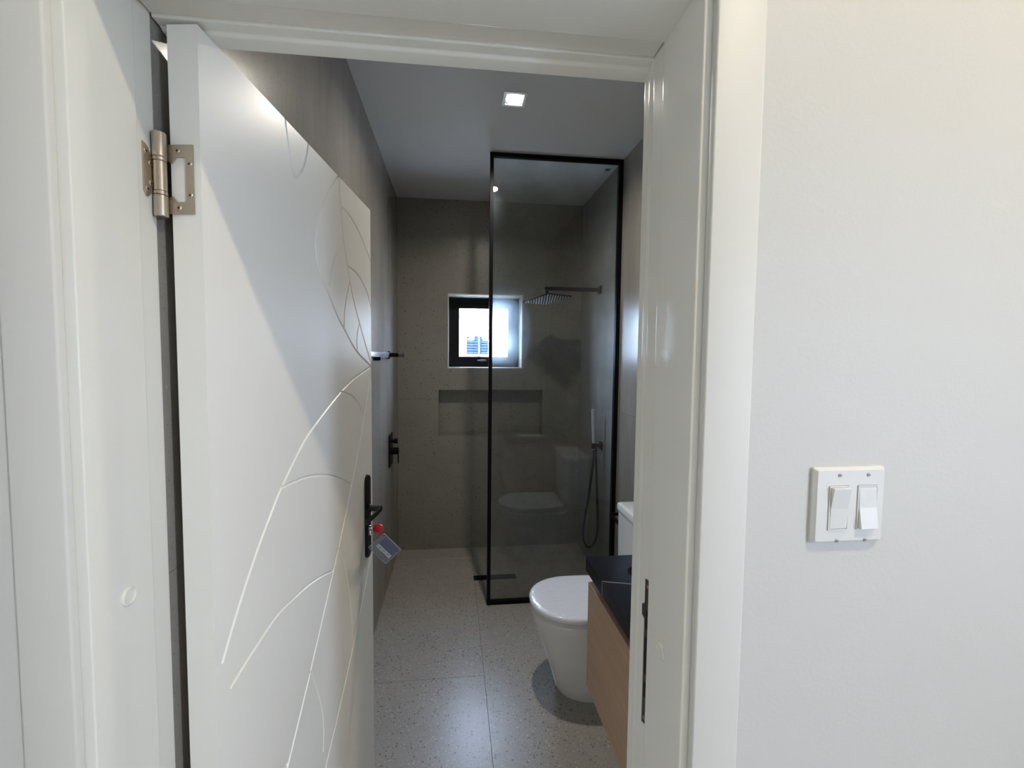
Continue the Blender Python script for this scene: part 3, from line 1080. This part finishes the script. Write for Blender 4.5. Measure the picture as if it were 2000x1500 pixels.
# ------------------------------------------------------------------ square recessed downlight
def downlight(x, y, z, watts, label, colr=(1.0, 0.93, 0.82), spread=158):
    t = thing('downlight', (x, y, z), label, 'ceiling light', 'square recessed downlights')
    a, b, h = 0.055, 0.042, 0.005
    M = lambda p: Vector((x + p.x, y + p.y, z - p.z))
    obj('trim_ring', prism(nb(), rrect(2 * a, 2 * a, 0.004), [rrect(2 * b, 2 * b, 0.003)], 0.0, h, M), M_LEDTRIM, t)
    # shallow reflector and lamp disc just inside the opening
    obj('reflector', prism(nb(), rrect(2 * b - 0.001, 2 * b - 0.001, 0.003), [], 0.0004, 0.0012, M), M_LEDTRIM, t)
    obj('lamp_disc', cyl(nb(), (x, y, z - 0.0014), (x, y, z - 0.0034), 0.036, 28), M_LED, t)
    ld = bpy.data.lights.new('lamp', 'AREA')
    ld.shape = 'DISK'
    ld.size = 0.07
    ld.energy = watts
    ld.color = colr
    ld.spread = math.radians(spread)
    lo = bpy.data.objects.new('lamp', ld)
    col.objects.link(lo)
    lo.location = (x, y, z - 0.0062)
    lo.parent = t
    lo.matrix_parent_inverse = root_world(t).inverted()
    return t


# ------------------------------------------------------------------ bathroom window
def window():
    x0, x1, z0, z1 = WIN
    y = YE + WD
    t = thing('window_1', ((x0 + x1) / 2, y, z0), 'small black-framed square window in the far tiled wall', 'window', kind='structure')
    M = lambda p: Vector((p.x, y + p.z, p.y))

    def ring(a, b, c, d, w, t0, t1):
        return prism(nb(), [(a, c), (b, c), (b, d), (a, d)], [[(a + w, c + w), (b - w, c + w), (b - w, d - w), (a + w, d - w)]], t0, t1, M)

    obj('window_frame', ring(x0 + 0.002, x1 - 0.002, z0 + 0.002, z1 - 0.002, 0.045, 0.0, 0.06), M_WINBLACK, t)
    sash = obj('sash', ring(x0 + 0.04, x1 - 0.04, z0 + 0.04, z1 - 0.04, 0.055, 0.005, 0.045), M_WINBLACK, t)
    obj('pane', box(nb(), x0 + 0.085, x1 - 0.085, y + 0.022, y + 0.028, z0 + 0.085, z1 - 0.085), M_PANE, sash)
    hd = nb()
    xm = (x0 + x1) / 2 + 0.0
    box(hd, xm - 0.03, xm + 0.03, y - 0.006, y + 0.006, z0 + 0.052, z0 + 0.072, 0.002)
    box(hd, xm - 0.055, xm + 0.01, y - 0.020, y - 0.006, z0 + 0.057, z0 + 0.068, 0.003)
    obj('window_handle', hd, plain('window_handle_grey', (0.12, 0.12, 0.12), 0.2, 0.6), sash)


# ------------------------------------------------------------------ shower
YP = 2.547


def shower_screen():
    t = thing('shower_screen', (0.65, YP, 0), 'full-height fixed shower glass panel in a slim black frame', 'shower screen')
    x0, x1 = 0.226, XR - 0.001
    w, d = 0.024, 0.014
    obj('frame_post', box(nb(), x0, x0 + 0.022, YP - d, YP + d, 0.001, ZC - 0.001, 0.001), M_BLACK, t)
    obj('frame_post', box(nb(), x1 - 0.026, x1, YP - d, YP + d, 0.001, ZC - 0.001, 0.001), M_BLACK, t)
    obj('frame_rail', box(nb(), x0 + 0.022, x1 - 0.026, YP - d, YP + d, ZC - 0.001 - w, ZC - 0.001, 0.001), M_BLACK, t)
    obj('frame_rail', box(nb(), x0 + 0.022, x1 - 0.026, YP - d, YP + d, 0.001, 0.001 + w, 0.001), M_BLACK, t)
    g = obj('glass_pane', box(nb(), x0 + 0.020, x1 - 0.024, YP - 0.004, YP + 0.004, w - 0.001, ZC - w), M_GLASS, t)
    g['label'] = 'grey tinted glass pane'


def shower_fittings():
    # overhead shower: wall flange, arm, joint, square head with nozzle rows
    y, z = 2.894, 2.078
    t = thing('rain_shower', (XR, y, z), 'black square rain shower head on a straight wall arm', 'shower head')
    obj('wall_flange', box(nb(), XR - 0.014, XR - 0.0003, y - 0.028, y + 0.028, z - 0.028, z + 0.028, 0.002), M_BLACK, t)
    obj('shower_arm', box(nb(), 0.652, XR - 0.012, y - 0.0135, y + 0.0135, z - 0.0125, z + 0.0125, 0.002), M_BLACK, t)
    c = Vector((0.672, y, 2.003))
    R = Matrix.Rotation(math.radians(-6), 3, 'Y') @ Matrix.Rotation(math.radians(-6), 3, 'X') @ Matrix.Rotation(math.radians(35), 3, 'Z')
    bm = nb()
    cyl(bm, (0.672, y, z - 0.011), (0.672, y, z - 0.032), 0.011, 18)
    cyl(bm, (0.672, y, z - 0.030), c + R @ Vector((0, 0, 0.006)), 0.008, 16, 0.013)
    obj('swivel_joint', bm, M_BLACK, t, smooth=True)
    M = lambda p: c + R @ Vector(p)
    hd = obj('square_head', box(nb(), -0.125, 0.125, -0.125, 0.125, -0.003, 0.004, 0.001, M), M_BLACK, t)
    rub = plain('nozzle_rubber', (0.70, 0.70, 0.72), 0.4)
    q = math.sqrt(0.5)
    MD = lambda p: M((q * (p.x + p.y), q * (p.x - p.y), p.z))      # rows run along the head's diagonal
    for i in range(-8, 9):
        v = 0.0188 * i
        hl = 0.1768 - abs(v) - 0.012
        bm = nb()
        box(bm, -hl, hl, v - 0.0045, v + 0.0045, -0.0046, -0.0028, 0.0008, MD, seg=1)
        for j in range(int(hl / 0.009)):
            u = -hl + 0.009 + 0.018 * j
            cyl(bm, MD(Vector((u, v, -0.0045))), MD(Vector((u, v, -0.0065))), 0.0032, 6)
        obj('nozzle_row', bm, rub, hd)

    # hand shower with holder and hose
    t = thing('hand_shower', (XR, 2.805, 0.963), 'slim wand hand shower in a black wall holder with looped hose', 'hand shower')
    y, z = 2.805, 0.963
    obj('wall_flange', box(nb(), XR - 0.012, XR - 0.0003, y - 0.024, y + 0.024, z - 0.028, z + 0.028, 0.002), M_BLACK, t)
    bm = nb()
    box(bm, XR - 0.05, XR - 0.01, y - 0.010, y + 0.010, z - 0.010, z + 0.010, 0.002)
    cyl(bm, (XR - 0.058, y, z - 0.022), (XR - 0.055, y, z + 0.018), 0.017, 20)
    obj('holder', bm, M_BLACK, t, smooth=True)
    w = nb()
    cyl(w, (XR - 0.058, y, z - 0.03), (XR - 0.068, y + 0.004, z + 0.262), 0.0105, 20, b=0.003)
    obj('wand', w, plain('pale_wand', (0.70, 0.74, 0.78), 0.2, 0.0), t, smooth=True)
    hs = crom([(XR - 0.056, y, z - 0.025), (XR - 0.060, y - 0.002, z - 0.12), (XR - 0.088, y - 0.01, z - 0.34), (XR - 0.125, y - 0.02, z - 0.56), (XR - 0.128, y - 0.02, z - 0.66), (XR - 0.098, y - 0.01, z - 0.728), (XR - 0.052, y + 0.005, z - 0.735), (XR - 0.018, y + 0.012, z - 0.67), (XR - 0.012, y + 0.012, z - 0.56), (XR - 0.024, y + 0.008, z - 0.34), (XR - 0.036, y + 0.004, z - 0.12), (XR - 0.040, y + 0.002, z - 0.02)], 8)
    obj('hose', tube(nb(), hs, 0.0076, 10), M_BLACK, t, smooth=True)

    # concealed mixer on the left wall
    y, z = 2.94, 0.925
    X = xl(y)
    t = thing('shower_mixer', (X, y, z), 'black rectangular shower mixer plate with knob and lever', 'shower mixer')
    obj('wall_plate', box(nb(), X + 0.0006, X + 0.009, y - 0.075, y + 0.075, z - 0.112, z + 0.112, 0.002), M_BLACK, t)
    bm = nb()
    cyl(bm, (X + 0.007, y, z + 0.062), (X + 0.028, y, z + 0.062), 0.011, 20)
    cyl(bm, (X + 0.028, y, z + 0.062), (X + 0.053, y, z + 0.062), 0.019, 24, b=0.002)
    obj('diverter_knob', bm, M_BLACK, t, smooth=True)
    bm = nb()
    cyl(bm, (X + 0.007, y, z - 0.010), (X + 0.060, y, z - 0.010), 0.025, 28, b=0.002)
    obj('mixer_body', bm, M_BLACK, t, smooth=True)
    obj('mixer_lever', box(nb(), X + 0.053, X + 0.060, y - 0.008, y + 0.008, z - 0.098, z - 0.012, 0.002), M_BLACK, t)

    # towel rail on the left wall, with a hooked end
    y1, z = 2.90, 1.597
    X = xl(2.6)
    t = thing('towel_rail', (X, 2.6, z), 'pale metal flat wall rail with black hook at its far end', 'towel rail')
    obj('rail_bar', box(nb(), X + 0.002, X + 0.012, 1.95, 2.865, z - 0.019, z + 0.019, 0.003, seg=3), M_RAIL, t, smooth=True)
    bm = nb()
    box(bm, X + 0.001, X + 0.014, 2.865, 2.905, z - 0.026, z + 0.026, 0.002)
    obj('end_plate', bm, M_BLACK, t)
    bm = nb()
    box(bm, X + 0.012, X + 0.072, 2.873, 2.897, z - 0.014, z + 0.014, 0.003)
    obj('hook_arm', bm, M_BLACK, t)
    bm = nb()
    prism(bm, [(0.070, -0.010), (0.106, -0.016), (0.112, -0.012), (0.112, 0.014), (0.106, 0.016), (0.100, 0.006), (0.070, 0.008)], [], 2.876, 2.894, lambda p: Vector((X + p.x, p.z, z + p.y)))
    obj('hook_tip', bm, plain('hook_grey', (0.06, 0.055, 0.05), 0.3), t)
    for yy in (2.30, 2.0):
        obj('peg', box(nb(), X + 0.010, X + 0.05, yy - 0.012, yy + 0.012, z - 0.030, z - 0.010, 0.003), M_BLACK, t)

    # linear floor drain
    t = thing('floor_drain', (0.31, 2.861, 0), 'black linear drain set in the shower floor', 'floor drain')
    obj('channel', prism(nb(), [(0.158, 2.832), (0.464, 2.832), (0.464, 2.890), (0.158, 2.890)], [[(0.166, 2.840), (0.456, 2.840), (0.456, 2.882), (0.166, 2.882)]], 0.0003, 0.003, lambda p: Vector((p.x, p.y, p.z))), M_BLACK, t)
    obj('grate', box(nb(), 0.167, 0.455, 2.841, 2.881, 0.0003, 0.0022, 0.0005), M_BLACK, t)

    # small dark square on the ceiling in the shower corner
    t = thing('ceiling_sensor', (1.016, 2.678, ZC), 'small dark grey square fixture on the ceiling above the shower', 'ceiling fixture')
    obj('base', box(nb(), 1.000, 1.032, 2.662, 2.694, ZC - 0.004, ZC - 0.0003, 0.001), plain('sensor_grey', (0.07, 0.075, 0.08), 0.5), t)
    obj('lens', cyl(nb(), (1.016, 2.678, ZC - 0.0038), (1.016, 2.678, ZC - 0.007), 0.009, 18), M_BLACK, t, smooth=True)

    # paper holder beside the tank
    y, z = 2.36, 0.60
    t = thing('paper_holder', (XR, y, z), 'black toilet paper holder on the tiled wall behind the tank', 'paper holder')
    obj('wall_plate', box(nb(), XR - 0.010, XR - 0.0003, y + 0.05, y + 0.10, z - 0.022, z + 0.026, 0.002), M_BLACK, t)
    obj('post', box(nb(), XR - 0.075, XR - 0.008, y + 0.068, y + 0.084, z + 0.002, z + 0.018, 0.002), M_BLACK, t)
    obj('arm', box(nb(), XR - 0.077, XR - 0.060, y - 0.07, y + 0.084, z - 0.006, z + 0.010, 0.002), M_BLACK, t)


# ------------------------------------------------------------------ toilet
TY, TX0, TX1 = 1.880, 0.375, 0.868      # centre line, front tip of the lid, hinge line


def d_outline(tip, back, hw, n=40, p=2.15, cx_frac=0.50):
    """plan outline: straight back, rounded front; (x, y offset)"""
    cx = tip + (back - tip) * cx_frac
    out = []
    for i in range(n + 1):
        a = math.pi / 2 + math.pi * i / n
        c_, s_ = math.cos(a), math.sin(a)
        x = cx + (cx - tip) * math.copysign(abs(c_) ** (2 / p), c_) if abs(c_) > 1e-9 else cx
        y = hw * math.copysign(abs(s_) ** (2 / p), s_)
        out.append((x, y))
    m = 6
    bk = [(cx + (back - cx) * k / m, -hw * (1 - 0.10 * (k / m) ** 2)) for k in range(1, m + 1)]
    fr = [(x, -y) for x, y in reversed(bk)]
    return out + bk + fr


def toilet():
    t = thing('toilet', (0.72, TY, 0), 'white skirted toilet with closed film-wrapped lid next to the vanity', 'toilet')
    rings = []
    for z, tip, hw, back in ((0.0, 0.505, 0.128, XR - 0.03), (0.012, 0.500, 0.131, XR - 0.03), (0.06, 0.488, 0.136, XR - 0.02), (0.14, 0.462, 0.148, XR - 0.004), (0.22, 0.433, 0.161, XR - 0.004), (0.30, 0.404, 0.172, XR - 0.004), (0.355, 0.387, 0.179, XR - 0.004), (0.380, 0.382, 0.181, XR - 0.004), (0.390, 0.386, 0.179, XR - 0.004), (0.393, 0.395, 0.175, XR - 0.006)):
        rings.append([Vector((x, TY + y, z)) for x, y in d_outline(tip, back, hw, cx_frac=0.34)])
    obj('bowl', loft(nb(), rings), M_CERAMIC, t, smooth=True, angle=60)
    rings = []
    for z, ins in ((0.3935, 0.010), (0.396, 0.006), (0.407, 0.006), (0.4100, 0.011)):
        rings.append([Vector((x, TY + y, z)) for x, y in d_outline(TX0 + ins, TX1 - 0.01, 0.184 - ins, cx_frac=0.47)])
    obj('seat', loft(nb(), rings), M_PLASTIC, t, smooth=True, angle=50)
    rings = []
    for z, ins in ((0.4125, 0.006), (0.415, 0.001), (0.430, 0.0), (0.4355, 0.003), (0.4385, 0.009), (0.4405, 0.025), (0.4420, 0.07), (0.4425, 0.12)):
        rings.append([Vector((x, TY + y, z)) for x, y in d_outline(TX0 + ins, TX1 - ins * 0.3, 0.187 - ins, cx_frac=0.47)])
    obj('lid', loft(nb(), rings), M_FILM, t, smooth=True, angle=60)
    for s in (-0.075, 0.075):
        obj('lid_hinge', cyl(nb(), (0.874, TY + s - 0.02, 0.424), (0.874, TY + s + 0.02, 0.424), 0.010, 16), M_PLASTIC, t, smooth=True)
    # tank: tall, slightly tapering block against the wall
    rings = []
    for z, g in ((0.394, -0.004), (0.40, 0.0), (0.60, 0.003), (0.788, 0.005)):
        rings.append([Vector((p[0], p[1], z)) for p in rrect(XR - 0.006 - (0.886 - g), 0.372 + 2 * g, 0.018, 5, (XR - 0.006 + 0.886 - g) / 2, TY)])
    obj('tank', loft(nb(), rings), M_CERAMIC, t, smooth=True)
    rings = []
    for z, g in ((0.7885, 0.000), (0.791, 0.004), (0.816, 0.004), (0.822, 0.001), (0.825, -0.006)):
        rings.append([Vector((p[0], p[1], z)) for p in rrect(XR - 0.004 - (0.880 - g), 0.384 + 2 * g, 0.018, 5, (XR - 0.004 + 0.880 - g) / 2, TY)])
    tl = obj('tank_lid', loft(nb(), rings), M_CERAMIC, t, smooth=True)
    for s in (-0.009, 0.009):
        obj('flush_button', cyl(nb(), (0.972, TY + s, 0.8245), (0.972, TY + s, 0.829), 0.0082, 20, b=0.001), M_CHROME, tl, smooth=True)


# ------------------------------------------------------------------ vanity
def vanity():
    x0, y0, y1 = 0.510, 0.752, 1.448
    t = thing('vanity_cabinet', (0.79, 1.10, 0.36), 'floating light oak vanity cabinet with handleless drawer front', 'vanity cabinet')
    obj('carcass', box(nb(), x0 + 0.035, XR - 0.001, y0, y1 - 0.03, 0.375, 0.695, 0.001), M_WOOD, t)
    obj('top_rail', box(nb(), x0 + 0.035, x0 + 0.053, y0, y1 - 0.03, 0.6955, 0.796, 0.001), M_WOOD, t)
    obj('drawer_front', box(nb(), x0, x0 + 0.034, y0, y1, 0.356, 0.757, 0.0015), M_WOOD, t)
    obj('end_panel', box(nb(), x0 + 0.036, XR - 0.001, y1 - 0.029, y1 - 0.011, 0.358, 0.796, 0.001), M_WOOD, t)
    # stone worktop with a rounded basin opening
    c = thing('vanity_counter', (0.79, 1.10, 0.797), 'black marble vanity worktop with one pale vein', 'worktop')
    hole = rrect(0.30, 0.42, 0.05, 8, 0.762, 1.165)
    M = lambda p: Vector((p.x, p.y, p.z))
    bm = prism(nb(), [(0.502, y0 - 0.03), (XR - 0.001, y0 - 0.03), (XR - 0.001, 1.456), (0.502, 1.456)], [hole], 0.797, 0.848, M)
    obj('slab', bm, M_MARBLE, c)
    b = thing('basin', (0.762, 1.165, 0.72), 'white undermount basin in the black worktop', 'basin')
    rings = []
    for z, g, r in ((0.7955, -0.006, 0.05), (0.780, -0.004, 0.05), (0.745, 0.010, 0.06), (0.712, 0.035, 0.06), (0.703, 0.07, 0.05)):
        rings.append([Vector((p[0], p[1], z)) for p in rrect(0.30 - 2 * g - 0.004, 0.42 - 2 * g - 0.004, r, 8, 0.762, 1.165)])
    bm = nb()
    R = [[bm.verts.new(p) for p in r] for r in rings]
    for a, q in zip(R[:-1], R[1:]):
        n = len(a)
        for i in range(n):
            bm.faces.new((a[i], a[(i + 1) % n], q[(i + 1) % n], q[i]))
    bm.faces.new(R[-1])
    o = obj('bowl', bm, M_CERAMIC, b, smooth=True)
    sm = o.modifiers.new('thickness', 'SOLIDIFY')
    sm.thickness = 0.001
    obj('drain_cap', cyl(nb(), (0.762, 1.165, 0.7032), (0.762, 1.165, 0.708), 0.022, 24, b=0.001), M_BLACK, b, smooth=True)


# ------------------------------------------------------------------ outside the window
def outside():
    g = obj('ground', box(nb(), -40, 40, -40, 45, -2.3, -2.1), M_SOIL)
    tag(g, 'pale ground outside between the houses', 'ground', kind='structure')
    Y = 10.0
    h = thing('neighbour_house', (0.8, Y, -2.1), 'white neighbouring house with blue louvred shutters seen through the window', 'house')
    obj('house_wall', box(nb(), -4.0, 6.0, Y, Y + 5, -2.1, 3.1), M_HOUSE, h)
    bm = nb()
    loft(bm, [[Vector((-4.4, Y - 0.5, 3.1)), Vector((-4.4, Y + 5.5, 3.1)), Vector((-4.4, Y + 2.5, 4.6))], [Vector((6.4, Y - 0.5, 3.1)), Vector((6.4, Y + 5.5, 3.1)), Vector((6.4, Y + 2.5, 4.6))]])
    obj('roof', bm, M_ROOF, h)
    # two louvred shutter leaves divided by a white post
    for a, b in ((0.345, 0.618), (0.680, 0.870)):
        s = obj('shutter', box(nb(), a, b, Y - 0.03, Y - 0.0005, 1.63, 1.96), M_SHUT, h)
        n = 5
        for i in range(n):
            z = 1.655 + i * 0.064
            obj('slat', box(nb(), a + 0.01, b - 0.01, Y - 0.055, Y - 0.031, z, z + 0.016), M_SLAT, s)
    obj('shutter_post', box(nb(), 0.624, 0.674, Y - 0.06, Y - 0.0005, 1.55, 2.12, 0.004), M_SLAT, h)
    # blue gable boards over the shutters
    M = lambda p: Vector((p.x, Y + p.z, p.y))
    obj('gable_board', prism(nb(), [(0.345, 2.05), (0.345, 1.985), (0.46, 2.05)], [], -0.03, -0.001, M), M_SHUT, h)
    obj('gable_board', prism(nb(), [(0.52, 1.962), (0.618, 1.962), (0.618, 2.07), (0.545, 2.07)], [], -0.03, -0.001, M), M_SHUT, h)
    obj('gable_board', prism(nb(), [(0.680, 1.962), (0.74, 1.962), (0.70, 2.07), (0.680, 2.07)], [], -0.03, -0.001, M), M_SHUT, h)
    # shrub: each leaf a small bent blade on a few stems
    b = thing('garden_shrub', (1.16, 9.3, 0.9), 'bright green shrub outside the window in front of the house', 'shrub')
    rnd = random.Random(3)
    bm = nb()
    for i in range(900):
        a, r = rnd.uniform(0, 2 * math.pi), math.sqrt(rnd.random()) * 0.26
        zz = 1.30 + rnd.random() * 0.62 * (1 - (r / 0.30) ** 2)
        p = Vector((1.12 + r * math.cos(a), 9.3 + r * math.sin(a) * 0.8, zz))
        d = Vector((rnd.uniform(-1, 1), rnd.uniform(-1, 1), rnd.uniform(-0.3, 0.8))).normalized()
        u, w = frame_of(d)
        L_, W_ = rnd.uniform(0.035, 0.06), rnd.uniform(0.008, 0.014)
        v = [bm.verts.new(q) for q in (p, p + d * L_ * .5 + u * W_, p + d * L_ + w * 0.006, p + d * L_ * .5 - u * W_)]
        bm.faces.new(v)
    f = obj('foliage', bm, M_BUSH, b)
    f['kind'] = 'stuff'
    bm = nb()
    for k in range(5):
        a = k * 1.26
        tube(bm, [(1.16, 9.3, -2.1), (1.15 + 0.03 * math.cos(a), 9.3, 0.2), (1.12 + 0.14 * math.cos(a), 9.3 + 0.1 * math.sin(a), 1.62)], 0.012, 6)
    obj('stem', bm, plain('shrub_bark', (0.16, 0.12, 0.08), 0.8), b)


shell_floor()
shell_walls()
shell_hall()
door_frame()
window()
door()
shower_screen()
toilet()
vanity()
shower_fittings()
light_switch()
downlight(0.294, 2.013, ZC, BATH_LAMP_W, 'glowing square downlight in the bathroom ceiling before the shower screen')
downlight(1.04, -0.315, ZCH, HALL_LAMP_W, 'square hall downlight in the ceiling just before the doorway', (1.0, 0.86, 0.62), 170)
outside()
